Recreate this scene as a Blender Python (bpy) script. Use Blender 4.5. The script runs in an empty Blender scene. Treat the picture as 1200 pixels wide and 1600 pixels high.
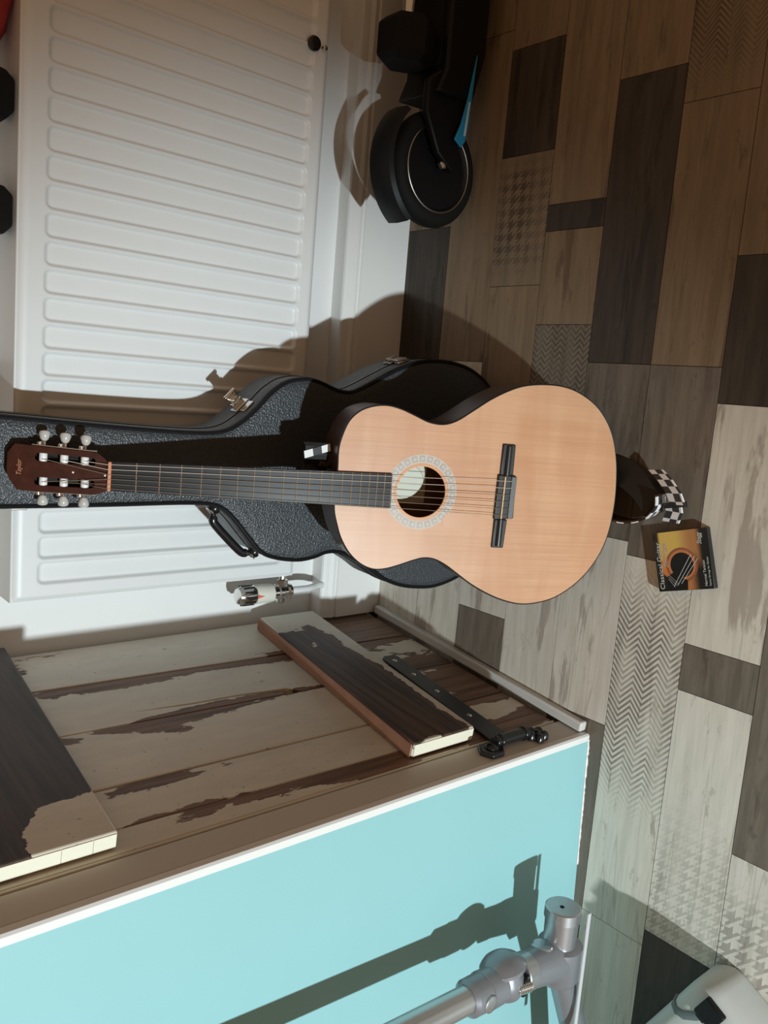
import bpy, bmesh, math, random
from mathutils import Vector, Matrix
random.seed(7)
S = bpy.context.scene
COL = S.collection
V = Vector

# ------------------------------------------------------------------ camera
cam_d = bpy.data.cameras.new('camera'); cam = bpy.data.objects.new('camera', cam_d); COL.objects.link(cam)
cam_d.sensor_fit = 'VERTICAL'; cam_d.sensor_height = 36.0; cam_d.lens = 1317.2 * 36 / 1600
cam_d.clip_start = 0.02
ax_right = V((0.98599975, 0.16343422, -0.03307181))   # the phone was held on its side
ax_down = V((0.08216994, -0.64881337, -0.75649806))
ax_fwd = V((-0.1450951, 0.74318939, -0.6531592))
m = Matrix((ax_down, ax_right, -ax_fwd)).transposed().to_4x4()
m.translation = V((0.04632668, -1.56135267, 1.37837779))
cam.matrix_world = m
S.camera = cam
# ------------------------------------------------------------------ world, lamps, exposure
W = bpy.data.worlds.new('room_light'); S.world = W; W.use_nodes = True
bgn = W.node_tree.nodes.get('Background') or W.node_tree.nodes.new('ShaderNodeBackground')
bgn.inputs[0].default_value = (1.0, 0.62, 0.35, 1); bgn.inputs[1].default_value = 0.26
ld = bpy.data.lights.new('torch_light', 'SPOT'); lamp = bpy.data.objects.new('torch_light', ld); COL.objects.link(lamp)
lamp.location = (-1.17, -4.40, 1.42)
lamp.rotation_euler = (V((-0.88, -0.60, 0.50)) - V(lamp.location)).to_track_quat('-Z', 'Y').to_euler()
ld.energy = 690; ld.color = (0.84, 0.965, 1.0); ld.spot_size = math.radians(39.5); ld.spot_blend = 0.645; ld.shadow_soft_size = 0.042
S.view_settings.view_transform = 'Standard'; S.view_settings.look = 'None'
S.view_settings.exposure = 0.0; S.view_settings.gamma = 1.0; S.view_settings.use_curve_mapping = False

# ------------------------------------------------------------------ node helpers
class NT:
    def __init__(s, name):
        s.m = bpy.data.materials.new(name); s.m.use_nodes = True
        s.t = s.m.node_tree; s.t.nodes.clear()
        s.out = s.t.nodes.new('ShaderNodeOutputMaterial'); s.b = s.t.nodes.new('ShaderNodeBsdfPrincipled')
        s.t.links.new(s.b.outputs[0], s.out.inputs[0])
    def put(s, sock, v):
        if isinstance(v, bpy.types.NodeSocket): s.t.links.new(v, sock)
        elif v is not None:
            if hasattr(sock.default_value, '__len__') and not hasattr(v, '__len__'): v = [v] * len(sock.default_value)
            if hasattr(sock.default_value, '__len__') and len(sock.default_value) == 4 and len(v) == 3: v = tuple(v) + (1,)
            sock.default_value = v
    def math(s, op, a, b=None, c=None, clamp=False):
        n = s.t.nodes.new('ShaderNodeMath'); n.operation = op; n.use_clamp = clamp
        for i, x in enumerate((a, b, c)):
            if x is not None: s.put(n.inputs[i], x)
        return n.outputs[0]
    def pos(s): return s.t.nodes.new('ShaderNodeNewGeometry').outputs['Position']
    def obj(s): return s.t.nodes.new('ShaderNodeTexCoord').outputs['Object']
    def rnd(s): return s.t.nodes.new('ShaderNodeObjectInfo').outputs['Random']
    def sep(s, v):
        n = s.t.nodes.new('ShaderNodeSeparateXYZ'); s.put(n.inputs[0], v); return n.outputs
    def vm(s, op, a, b, out=0):
        n = s.t.nodes.new('ShaderNodeVectorMath'); n.operation = op; s.put(n.inputs[0], a); s.put(n.inputs[1], b); return n.outputs[out]
    def dot(s, a, b): return s.vm('DOT_PRODUCT', a, b, 'Value')
    def noise(s, vec, scale, detail=3, rough=0.55, w=None, dist=0):
        n = s.t.nodes.new('ShaderNodeTexNoise')
        if w is not None: n.noise_dimensions = '4D'; s.put(n.inputs['W'], w)
        s.put(n.inputs['Vector'], vec); s.put(n.inputs['Scale'], scale); s.put(n.inputs['Detail'], detail); s.put(n.inputs['Roughness'], rough); s.put(n.inputs['Distortion'], dist)
        return n.outputs[0]
    def voro(s, vec, scale, feat='F1', out='Distance'):
        n = s.t.nodes.new('ShaderNodeTexVoronoi'); n.feature = feat; s.put(n.inputs['Vector'], vec); s.put(n.inputs['Scale'], scale); return n.outputs[out]
    def step(s, x, a, b):
        n = s.t.nodes.new('ShaderNodeMapRange'); n.interpolation_type = 'SMOOTHSTEP'; s.put(n.inputs[0], x); s.put(n.inputs[1], a); s.put(n.inputs[2], b); return n.outputs[0]
    def mix(s, f, a, b):
        n = s.t.nodes.new('ShaderNodeMix'); n.data_type = 'RGBA'; s.put(n.inputs[0], f); s.put(n.inputs[6], a); s.put(n.inputs[7], b); return n.outputs[2]
    def bump(s, h, strength=0.3, dist=0.002):
        n = s.t.nodes.new('ShaderNodeBump'); s.put(n.inputs['Height'], h); n.inputs['Strength'].default_value = strength; n.inputs['Distance'].default_value = dist
        s.t.links.new(n.outputs[0], s.b.inputs['Normal'])
    def fin(s, col, rough=0.5, metal=0.0, spec=0.5, coat=0.0):
        s.put(s.b.inputs['Base Color'], col); s.put(s.b.inputs['Roughness'], rough); s.put(s.b.inputs['Metallic'], metal)
        s.put(s.b.inputs['Specular IOR Level'], spec); s.put(s.b.inputs['Coat Weight'], coat); return s.m

def plain(name, c, rough=0.5, metal=0.0, var=0.06, scale=25, spec=0.5, coat=0.0, bump=0.0):
    n = NT(name); k = n.noise(n.obj(), scale, 4)
    a = tuple(x * (1 - var) for x in c); b = tuple(min(1, x * (1 + var)) for x in c)
    if bump: n.bump(n.noise(n.obj(), scale * 8, 3), bump, 0.001)
    return n.fin(n.mix(k, a, b), rough, metal, spec, coat)

# ------------------------------------------------------------------ mesh helpers
def setp(o, label=None, cat=None, kind=None, group=None):
    if label: o['label'] = label
    if cat: o['category'] = cat
    if kind: o['kind'] = kind
    if group: o['group'] = group
    return o
def empty(name, loc=(0, 0, 0), mat=None):
    o = bpy.data.objects.new(name, None); COL.objects.link(o); o.empty_display_size = 0.05
    if mat is not None: o.matrix_world = mat
    else: o.location = loc
    return o
def world_of(o):
    m = o.matrix_basis.copy()
    return world_of(o.parent) @ o.matrix_parent_inverse @ m if o.parent else m

class MB:
    """collects geometry; build() links it as one mesh object"""
    def __init__(s): s.v = []; s.f = []
    def add(s, vs, fs):
        k = len(s.v); s.v += [tuple(x) for x in vs]; s.f += [tuple(i + k for i in f) for f in fs]; return s
    def box(s, lo, hi, mat=None):
        x0, y0, z0 = lo; x1, y1, z1 = hi
        vs = [V(p) for p in ((x0, y0, z0), (x1, y0, z0), (x1, y1, z0), (x0, y1, z0), (x0, y0, z1), (x1, y0, z1), (x1, y1, z1), (x0, y1, z1))]
        if mat is not None: vs = [mat @ p for p in vs]
        return s.add(vs, [(3, 2, 1, 0), (4, 5, 6, 7), (0, 1, 5, 4), (1, 2, 6, 5), (2, 3, 7, 6), (3, 0, 4, 7)])
    def cyl(s, a, b, r0, r1=None, n=24, caps=True):
        a, b = V(a), V(b); r1 = r0 if r1 is None else r1
        d = (b - a).normalized(); u = d.orthogonal().normalized(); w = d.cross(u)
        vs = []
        for p, r in ((a, r0), (b, r1)):
            for i in range(n):
                t = 2 * math.pi * i / n; vs.append(p + (u * math.cos(t) + w * math.sin(t)) * r)
        fs = [(i, (i + 1) % n, n + (i + 1) % n, n + i) for i in range(n)]
        if caps: fs += [tuple(range(n - 1, -1, -1)), tuple(range(n, 2 * n))]
        return s.add(vs, fs)
    def lathe(s, a, d, prof, n=32):
        """prof: list of (distance along d, radius)"""
        a = V(a); d = V(d).normalized(); u = d.orthogonal().normalized(); w = d.cross(u); vs = []; k = len(prof)
        for h, r in prof:
            for i in range(n):
                t = 2 * math.pi * i / n; vs.append(a + d * h + (u * math.cos(t) + w * math.sin(t)) * r)
        fs = [(j * n + i, j * n + (i + 1) % n, (j + 1) * n + (i + 1) % n, (j + 1) * n + i) for j in range(k - 1) for i in range(n)]
        fs += [tuple(range(n - 1, -1, -1)), tuple(range((k - 1) * n, k * n))]
        return s.add(vs, fs)
    def tube(s, path, r, n=10, closed=False, flat=1.0, up=None):
        P = [V(p) for p in path]; K = len(P); vs = []
        rr = r if hasattr(r, '__len__') else [r] * K
        up0 = V(up) if up else None; prev = None
        for i in range(K):
            t = (P[(i + 1) % K] - P[i - 1]) if closed else (P[min(i + 1, K - 1)] - P[max(i - 1, 0)])
            t.normalize()
            if up0: u = (up0 - t * up0.dot(t)).normalized()
            else:
                u = t.orthogonal().normalized() if prev is None else (prev - t * prev.dot(t)).normalized()
            prev = u; w = t.cross(u)
            for j in range(n):
                a = 2 * math.pi * j / n; vs.append(P[i] + (u * math.cos(a) + w * math.sin(a) * flat) * rr[i])
        fs = []
        for i in range(K if closed else K - 1):
            for j in range(n):
                i2 = (i + 1) % K; fs.append((i * n + j, i * n + (j + 1) % n, i2 * n + (j + 1) % n, i2 * n + j))
        if not closed: fs += [tuple(range(n - 1, -1, -1)), tuple(range((K - 1) * n, K * n))]
        return s.add(vs, fs)
    def prism(s, poly, z0, z1, fr=None, scale_top=None):
        """poly in (x, y); extruded along the frame's z"""
        n = len(poly); f = fr or (lambda x, y, z: (x, y, z))
        vs = [f(x, y, z0) for x, y in poly] + [f(x, y, z1) for x, y in poly]
        return s.add(vs, [tuple(range(n - 1, -1, -1)), tuple(range(n, 2 * n))] + [(i, (i + 1) % n, n + (i + 1) % n, n + i) for i in range(n)])
    def wall(s, poly, z0, z1, fr=None, closed=True, flip=False):
        n = len(poly); f = fr or (lambda x, y, z: (x, y, z)); vs = [f(x, y, z0) for x, y in poly] + [f(x, y, z1) for x, y in poly]
        return s.add(vs, [((i, (i + 1) % n, n + (i + 1) % n, n + i) if not flip else (i, n + i, n + (i + 1) % n, (i + 1) % n)) for i in range(n if closed else n - 1)])
    def build(s, name, mat, parent=None, smooth=False, bevel=0, seg=2, angle=35, world=False):
        me = bpy.data.meshes.new(name); me.from_pydata(s.v, [], s.f); me.validate()
        bm = bmesh.new(); bm.from_mesh(me); bmesh.ops.recalc_face_normals(bm, faces=bm.faces); bm.to_mesh(me); bm.free()
        return finish(name, me, mat, parent, smooth, bevel, seg, angle, world)
def finish(name, me, mat, parent=None, smooth=False, bevel=0, seg=2, angle=35, world=False):
    me.materials.append(mat)
    o = bpy.data.objects.new(name, me); COL.objects.link(o)
    if parent is not None:
        o.parent = parent
        if world:
            o.matrix_parent_inverse = world_of(parent).inverted()
    if bevel:
        b = o.modifiers.new('bevel', 'BEVEL'); b.width = bevel; b.segments = seg; b.limit_method = 'ANGLE'; b.angle_limit = math.radians(30)
    if smooth or bevel:
        for p in me.polygons: p.use_smooth = True
        try: me.set_sharp_from_angle(angle=math.radians(angle))
        except Exception: pass
    return o
def holed(name, outer, holes, z0, z1, mat, parent):
    """flat plate with holes, thickness z0..z1 (local)"""
    bm = bmesh.new(); loops = []
    for lp in [outer] + holes:
        vs = [bm.verts.new((x, y, z1)) for x, y in lp]
        loops.append((vs, [bm.edges.new((vs[i], vs[(i + 1) % len(vs)])) for i in range(len(vs))]))
    bmesh.ops.triangle_fill(bm, use_beauty=True, use_dissolve=False, edges=[e for _, es in loops for e in es])
    top = list(bm.faces)
    if z0 != z1:
        low = {}
        for vs, _ in loops:
            for v in vs: low[v] = bm.verts.new((v.co.x, v.co.y, z0))
        for f in top: bm.faces.new([low[v] for v in reversed(f.verts)])
        for vs, _ in loops:
            for i in range(len(vs)):
                a, b = vs[i], vs[(i + 1) % len(vs)]; bm.faces.new((a, b, low[b], low[a]))
    bmesh.ops.recalc_face_normals(bm, faces=bm.faces)
    me = bpy.data.meshes.new(name); bm.to_mesh(me); bm.free()
    return finish(name, me, mat, parent)
def catmull(P, k=4, closed=True):
    n = len(P); out = []
    for i in range(n if closed else n - 1):
        g = lambda j: P[(i + j) % n] if closed else P[min(max(i + j, 0), n - 1)]
        a, b, c, d = g(-1), g(0), g(1), g(2)
        for q in range(k):
            t = q / k
            out.append(tuple(0.5 * (2 * b[e] + (c[e] - a[e]) * t + (2 * a[e] - 5 * b[e] + 4 * c[e] - d[e]) * t * t + (3 * b[e] - a[e] - 3 * c[e] + d[e]) * t ** 3) for e in range(len(b))))
    if not closed: out.append(tuple(P[-1]))
    return out
def circle(cx, cy, r, n=48, a0=0): return [(cx + r * math.cos(a0 + 2 * math.pi * i / n), cy + r * math.sin(a0 + 2 * math.pi * i / n)) for i in range(n)]
def inset(poly, d):
    n = len(poly); out = []
    area = sum(poly[i][0] * poly[(i + 1) % n][1] - poly[(i + 1) % n][0] * poly[i][1] for i in range(n)); sg = 1 if area > 0 else -1
    for i in range(n):
        a, c = poly[i - 1], poly[(i + 1) % n]; tx, ty = c[0] - a[0], c[1] - a[1]; L = math.hypot(tx, ty) or 1
        out.append((poly[i][0] - sg * ty / L * d, poly[i][1] + sg * tx / L * d))
    return out
def lettering(name, text, size, mat, parent, M, extrude=0.0002, shear=0, align='LEFT', xscale=1.0):
    cu = bpy.data.curves.new('t', 'FONT'); cu.body = text; cu.size = size; cu.extrude = extrude; cu.shear = shear; cu.align_x = align; cu.resolution_u = 4
    ob = bpy.data.objects.new('t', cu); COL.objects.link(ob)
    dg = bpy.context.evaluated_depsgraph_get(); dg.update()
    me = bpy.data.meshes.new_from_object(ob.evaluated_get(dg)); bpy.data.objects.remove(ob)
    me.transform(M @ Matrix.Diagonal((xscale, 1, 1, 1))); me.name = name
    return finish(name, me, mat, parent)

# ------------------------------------------------------------------ materials
def wall_mat(name, c, rough=0.55, bump=0.05):
    n = NT(name); p = n.pos(); k = n.noise(p, 6, 4); n.bump(n.noise(p, 140, 3), bump, 0.002)
    return n.fin(n.mix(k, tuple(x * 0.96 for x in c), tuple(min(1, x * 1.03) for x in c)), rough)
M_white = wall_mat('white wall paint', (0.80, 0.80, 0.79))
M_gloss = wall_mat('white gloss paint', (0.80, 0.79, 0.77), 0.35, 0.02)
M_teal = wall_mat('pale teal wall paint', (0.29, 0.55, 0.575))
M_rad = plain('white radiator enamel', (0.74, 0.75, 0.75), 0.42, var=0.02)
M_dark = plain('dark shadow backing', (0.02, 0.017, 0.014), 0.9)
M_chrome = plain('chrome', (0.75, 0.74, 0.72), 0.16, 1.0, var=0.04)
M_black = plain('black plastic', (0.008, 0.008, 0.009), 0.42, spec=.22)
M_blackgloss = plain('black gloss', (0.010, 0.010, 0.011), 0.22)
M_iron = plain('black painted iron', (0.013, 0.013, 0.014), 0.38, var=0.2, bump=0.15)
M_rubber = plain('black rubber', (0.007, 0.007, 0.007), 0.75, bump=0.2, spec=.25)
M_silver = plain('satin silver paint', (0.50, 0.51, 0.53), 0.34, 0.85, var=0.08)
M_silver_d = plain('dark silver plastic', (0.30, 0.31, 0.34), 0.36, 0.55, var=0.08)

def plank_mat(name, c1, c2, stain=(0.2, 0.15, 0.11), stain_lo=0.60, pattern=None, pc=(0.12, 0.09, 0.07), extra=None):
    n = NT(name); p = n.pos(); r = n.math('MULTIPLY', n.rnd(), 37.0)
    st = n.vm('MULTIPLY', p, (3.0, 30.0, 1.0)); st2 = n.vm('MULTIPLY', p, (1.2, 9.0, 1.0)); fine = n.vm('MULTIPLY', p, (6.0, 170.0, 1.0)); bl = n.vm('MULTIPLY', p, (5.0, 14.0, 1.0))
    g = n.noise(st, 1.6, 5, 0.65, r); g2 = n.noise(fine, 1.0, 3, 0.6, r)
    col = n.mix(n.step(g, 0.28, 0.72), c1, c2)
    col = n.mix(n.math('MULTIPLY', n.step(g2, 0.5, 0.80), 0.28), col, tuple(x * 0.45 for x in c1))
    s1 = n.step(n.noise(st2, 2.2, 5, 0.62, r, 0.4), stain_lo, stain_lo + 0.05)
    s2 = n.step(n.noise(bl, 3.0, 6, 0.75, r, 0.3), 0.57, 0.66)
    col = n.mix(n.math('MULTIPLY', s1, 0.65), col, stain)
    col = n.mix(n.math('MULTIPLY', s2, 0.55), col, tuple(x * 1.25 for x in stain))
    cr = n.step(n.math('ABSOLUTE', n.math('SUBTRACT', n.noise(n.vm('MULTIPLY', p, (0.5, 13.0, 1.0)), 1.6, 2, 0.5, r), 0.5)), 0.0, 0.007)
    col = n.mix(n.math('MULTIPLY', n.math('SUBTRACT', 1.0, cr), 0.30), col, tuple(x * 0.30 for x in c1))
    x, y, z = n.sep(p)[0:3]
    if pattern:
        kind, a, b, xs, fade = pattern
        if kind == 'chev':
            tri = n.math('PINGPONG', y, a)
            s = n.math('SINE', n.math('MULTIPLY', n.math('ADD', x, n.math('MULTIPLY', tri, 1.1)), 2 * math.pi / b))
            mk = n.step(s, -0.25, 0.35)
        else:
            qa = n.math('LESS_THAN', n.math('FRACT', n.math('DIVIDE', x, a)), .5); qb = n.math('LESS_THAN', n.math('FRACT', n.math('DIVIDE', y, a)), .5)
            su = n.math('ADD', qa, qb); dg = n.math('LESS_THAN', n.math('FRACT', n.math('DIVIDE', n.math('ADD', x, y), a / 2)), .5)
            mk = n.math('ADD', n.math('GREATER_THAN', su, 1.5), n.math('MULTIPLY', n.math('LESS_THAN', n.math('ABSOLUTE', n.math('SUBTRACT', su, 1.0)), .4), dg), None, True)
        fx = n.math('MULTIPLY', n.step(x, xs[0], xs[0] + fade), n.math('SUBTRACT', 1.0, n.step(x, xs[1] - fade, xs[1])))
        fn = n.step(n.noise(n.vm('MULTIPLY', p, (4.0, 12.0, 1.0)), 1.6, 4, 0.6), 0.33, 0.62)
        f = n.math('MULTIPLY', n.math('MULTIPLY', mk, fx), n.math('MULTIPLY', n.math('ADD', n.math('MULTIPLY', fn, 0.65), 0.35), b if kind != 'chev' else 0.82))
        col = n.mix(f, col, pc)
    n.bump(n.math('ADD', g, g2), 0.12, 0.0008)
    return n.fin(col, n.math('ADD', 0.40, n.math('MULTIPLY', g, 0.2)), spec=0.35)
PL = {  # brown, dark and grey boards toned down in place of light fading rightwards
    'light': plank_mat('whitewashed plank', (0.60, 0.545, 0.46), (0.74, 0.685, 0.60), (0.30, 0.245, 0.20), 0.555),
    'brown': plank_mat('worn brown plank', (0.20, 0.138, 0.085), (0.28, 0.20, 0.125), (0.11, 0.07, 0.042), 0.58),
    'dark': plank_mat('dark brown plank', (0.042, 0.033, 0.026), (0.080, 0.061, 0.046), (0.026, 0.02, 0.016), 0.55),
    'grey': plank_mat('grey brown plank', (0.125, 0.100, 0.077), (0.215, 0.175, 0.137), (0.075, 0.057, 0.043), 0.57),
    'chev': plank_mat('whitewashed chevron plank', (0.60, 0.55, 0.47), (0.74, 0.685, 0.60), (0.26, 0.21, 0.17), 0.62, ('chev', 0.0231, 0.0122, (-0.74, -0.215), 0.13), (0.13, 0.10, 0.085)),
    'chev2': plank_mat('brown chevron plank', (0.20, 0.138, 0.085), (0.28, 0.20, 0.125), (0.11, 0.07, 0.042), 0.6, ('chev', 0.0231, 0.0100, (0.57, 2.0), 0.12), (0.065, 0.043, 0.028)),
    'zig': plank_mat('zigzag printed plank', (0.17, 0.135, 0.098), (0.25, 0.20, 0.15), (0.15, 0.12, 0.09), 0.62, ('chev', 0.0115, 0.0120, (-0.2, 0.5), 0.02), (0.06, 0.046, 0.034)),
    'hound': plank_mat('houndstooth printed plank', (0.20, 0.145, 0.092), (0.27, 0.20, 0.13), (0.15, 0.10, 0.07), 0.62, ('hound', 0.025, 0.75, (0.29, 0.55), 0.06), (0.055, 0.04, 0.028)),
    'lhound': plank_mat('pale houndstooth printed plank', (0.62, 0.58, 0.50), (0.76, 0.71, 0.63), (0.28, 0.23, 0.18), 0.62, ('hound', 0.023, 0.42, (-1.2, -0.62), 0.16), (0.26, 0.22, 0.20)),
    'check': plank_mat('checked whitewashed plank', (0.60, 0.56, 0.49), (0.74, 0.69, 0.61), (0.26, 0.21, 0.17), 0.60, ('hound', 0.030, 0.62, (-1.3, -0.72), 0.10), (0.20, 0.17, 0.15)),
}
# ------------------------------------------------------------------ floor
fl = MB().box((-1.6, -1.80, -0.03), (1.5, 0.06, -0.0022)).build('floor', plain('dark floor joint', (0.035, 0.03, 0.025), 0.9))
setp(fl, 'patchwork plank floor of whitewashed, brown and printed boards', 'floor', 'structure')
PW = 0.13832
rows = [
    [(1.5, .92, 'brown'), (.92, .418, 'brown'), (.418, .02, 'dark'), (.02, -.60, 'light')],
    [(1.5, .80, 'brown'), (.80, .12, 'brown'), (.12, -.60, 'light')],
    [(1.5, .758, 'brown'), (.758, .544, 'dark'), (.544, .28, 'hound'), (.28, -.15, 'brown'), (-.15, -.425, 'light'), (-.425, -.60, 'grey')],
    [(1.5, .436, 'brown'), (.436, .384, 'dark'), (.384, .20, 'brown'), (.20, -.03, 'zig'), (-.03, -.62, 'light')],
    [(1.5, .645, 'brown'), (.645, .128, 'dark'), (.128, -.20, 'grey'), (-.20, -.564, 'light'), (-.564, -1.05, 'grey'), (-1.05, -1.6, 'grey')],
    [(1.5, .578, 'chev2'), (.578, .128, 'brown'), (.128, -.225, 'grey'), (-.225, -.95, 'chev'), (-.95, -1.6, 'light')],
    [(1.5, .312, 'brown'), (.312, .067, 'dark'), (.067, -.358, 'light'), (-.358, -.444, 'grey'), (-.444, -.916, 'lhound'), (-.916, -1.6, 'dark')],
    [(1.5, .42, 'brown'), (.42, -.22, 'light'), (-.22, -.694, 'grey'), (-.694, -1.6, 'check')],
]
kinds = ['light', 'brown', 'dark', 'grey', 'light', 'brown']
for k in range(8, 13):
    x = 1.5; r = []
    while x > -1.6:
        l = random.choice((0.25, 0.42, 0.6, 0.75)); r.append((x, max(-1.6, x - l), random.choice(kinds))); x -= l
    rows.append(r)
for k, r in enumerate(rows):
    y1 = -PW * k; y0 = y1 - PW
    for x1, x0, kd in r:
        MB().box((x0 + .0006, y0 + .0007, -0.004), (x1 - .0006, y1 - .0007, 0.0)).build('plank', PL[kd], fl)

# ------------------------------------------------------------------ walls
A = V((-.518, -.006, 0)); DT = V((-.1171, -.9931, 0)).normalized(); DN = V((-DT.y, DT.x, 0))
def D(s, z, off=0.0): return A + DT * s + DN * off + V((0, 0, z))
WB = 0.05
wb = MB().box((-.58, WB, 0), (1.5, WB + .1, 2.4)).build('wall_back', M_white)
setp(wb, 'white painted back wall behind the radiator', 'wall', 'structure')
def tealY(x): return -.659 + .0353 * (x + .595)
me = MB()
vs = []
for z in (0, 2.4):
    vs += [V((-1.6, tealY(-1.6), z)), V((-.607, tealY(-.607), z)), V((-.607, tealY(-.607) + .05, z)), V((-1.6, -.55, z))]
me.add(vs, [(3, 2, 1, 0), (4, 5, 6, 7), (0, 1, 5, 4), (1, 2, 6, 5), (2, 3, 7, 6), (3, 0, 4, 7)])
wl = me.build('wall_left', M_teal); setp(wl, 'pale teal painted wall beside the cupboard door', 'wall', 'structure')
q = MB(); nn = 46
q.tube([(-.604 - .0058 * i, tealY(-.604 - .0058 * i) - .0012, .0015) for i in range(nn)], [max(.0008, .0030 * random.random() * (1 - .5 * i / nn) + .0012) for i in range(nn)], 6)
setp(q.build('trim_4', M_gloss), 'ragged white paint line where the teal wall meets the floor', 'trim', 'structure')
# white corner strip between teal wall and jamb
q = MB(); c0 = V((-.595, -.659, 0))
poly = [(-.6075, tealY(-.6075) - .0012), (-.5965, -.6605), (-.5935, -.657), tuple(D(.645, 0, .0012)[:2]), tuple(D(.645, 0, -.012)[:2]), (-.6075, -.648)]
q.prism(poly, 0.0, 2.4)
setp(q.build('trim_1', M_gloss), 'bright white painted corner strip at the end of the teal wall', 'trim', 'structure')
# jamb
q = MB(); poly = [tuple(D(.6435, 0, 0)[:2]), tuple(D(.592, 0, 0)[:2]), tuple(D(.592, 0, -.05)[:2]), tuple(D(.6435, 0, -.05)[:2])]
q.prism(poly, 0.0, 2.4)
setp(q.build('trim_2', wall_mat('old cream jamb paint', (0.60, 0.56, 0.50), 0.45), bevel=.002), 'cream painted door jamb next to the teal wall', 'trim', 'structure')
# wall over and behind the door, coloured dark as shade in its gaps
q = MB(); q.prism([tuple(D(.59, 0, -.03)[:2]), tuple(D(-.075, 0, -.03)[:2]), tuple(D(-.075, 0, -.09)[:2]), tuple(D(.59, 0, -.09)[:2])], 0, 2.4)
setp(q.build('wall_shade_backing', M_dark), 'wall behind the plank door, coloured dark as the shade in its gaps', 'wall', 'structure')
# threshold bar
q = MB(); fr = lambda a, b, c: D(a, c, b)
q.prism([(.648, .0035), (.648, .024), (-.0, .024), (-.0, .0035)], 0.0, .020, fr)
setp(q.build('trim_3', wall_mat('grey white threshold paint', (0.62, 0.60, 0.57), 0.4), bevel=.004, seg=3), 'greyish white threshold bar along the foot of the door', 'trim', 'structure')

# skirting: flat top, small moulding, plain lower face
prof = [(WB, 0.0), (0.0, 0.0), (0.0, 0.135), (0.0045, 0.1375), (0.0045, 0.1405), (0.001, 0.143), (0.0005, 0.150), (0.006, 0.158), (0.008, 0.168), (0.010, 0.1745), (0.014, 0.177), (WB, 0.177)]
q = MB(); vs = []
for x in (-.514, 1.5): vs += [(x, y, z) for y, z in prof]
n = len(prof); q.add(vs, [tuple(range(n)), tuple(range(2 * n - 1, n - 1, -1))] + [(i, (i + 1) % n, n + (i + 1) % n, n + i) for i in range(n)])
setp(q.build('baseboard_back', M_gloss), 'deep white moulded skirting board along the back wall', 'baseboard', 'structure')

# ------------------------------------------------------------------ door
def peel(name, paint, wood1, wood2, edges=None, ke=0.0, w=.03, lo=None, zrange=None, kz=0.0, bias=0.0, sc=9.0, seed=0.0, stretch=(1, 1, .4)):
    """flaking paint: bare wood where noise plus wear at edges passes a threshold"""
    n = NT(name); p = n.pos(); sp = n.vm('MULTIPLY', p, stretch); off = n.vm('ADD', sp, (seed, seed * .7, seed * 1.3))
    nz = n.noise(off, sc, 6, 0.62, None, 0.25)
    val = n.math('ADD', nz, bias)
    if edges:
        s = n.dot(n.vm('SUBTRACT', p, tuple(A)), tuple(DT))
        for e, k in edges:
            d = n.math('ABSOLUTE', n.math('SUBTRACT', s, e))
            val = n.math('ADD', val, n.math('MULTIPLY', n.math('SUBTRACT', 1.0, n.step(d, 0.0, w)), k))
    z = n.sep(p)[2]
    for z0, z1, k in (zrange or []): val = n.math('ADD', val, n.math('MULTIPLY', n.step(z, z0, z1), k))
    mk = n.step(val, 0.60, 0.612)
    gr = n.noise(n.vm('MULTIPLY', p, (70, 70, 4)), 1.0, 4, 0.6)
    if lo == 'h': gr = n.noise(n.vm('MULTIPLY', p, (5, 5, 90)), 1.0, 4, 0.6)
    wood = n.mix(n.step(gr, .3, .7), wood1, wood2)
    pn = n.noise(n.vm('MULTIPLY', p, (30, 30, 10)), 1.0, 5, .65)
    pcol = n.mix(n.step(pn, .3, .75), tuple(x * .88 for x in paint), paint)
    spk = n.step(n.noise(p, 120, 2), .70, .74); pcol = n.mix(n.math('MULTIPLY', spk, .5), pcol, wood1)
    col = n.mix(mk, pcol, wood)
    n.bump(n.math('ADD', n.math('MULTIPLY', n.math('SUBTRACT', 1.0, mk), 1.0), n.math('MULTIPLY', gr, .25)), 0.5, 0.0015)
    return n.fin(col, n.math('ADD', .42, n.math('MULTIPLY', mk, .12)))
CREAM = (0.74, 0.68, 0.575); W1 = (0.10, 0.055, 0.034); W2 = (0.25, 0.145, 0.095); WD1 = (0.035, 0.024, 0.02); WD2 = (0.085, 0.056, 0.046)
door = empty('door_1', D(.28, 0, -.01)); setp(door, 'ledged plank cupboard door with flaking cream paint over brown wood', 'door', 'structure')
DZ0, DZ1 = 0.024, 1.62
bs = [-.045, .106, .268, .434, .532, .583]
sl = [.030, .024, .014, .010, .010]                     # joints lean a little down the door
def js(i, z): return bs[i] if i in (0, 5) else bs[i] + (.9 - z) * .05 * (.6 if i < 3 else .3)
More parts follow.
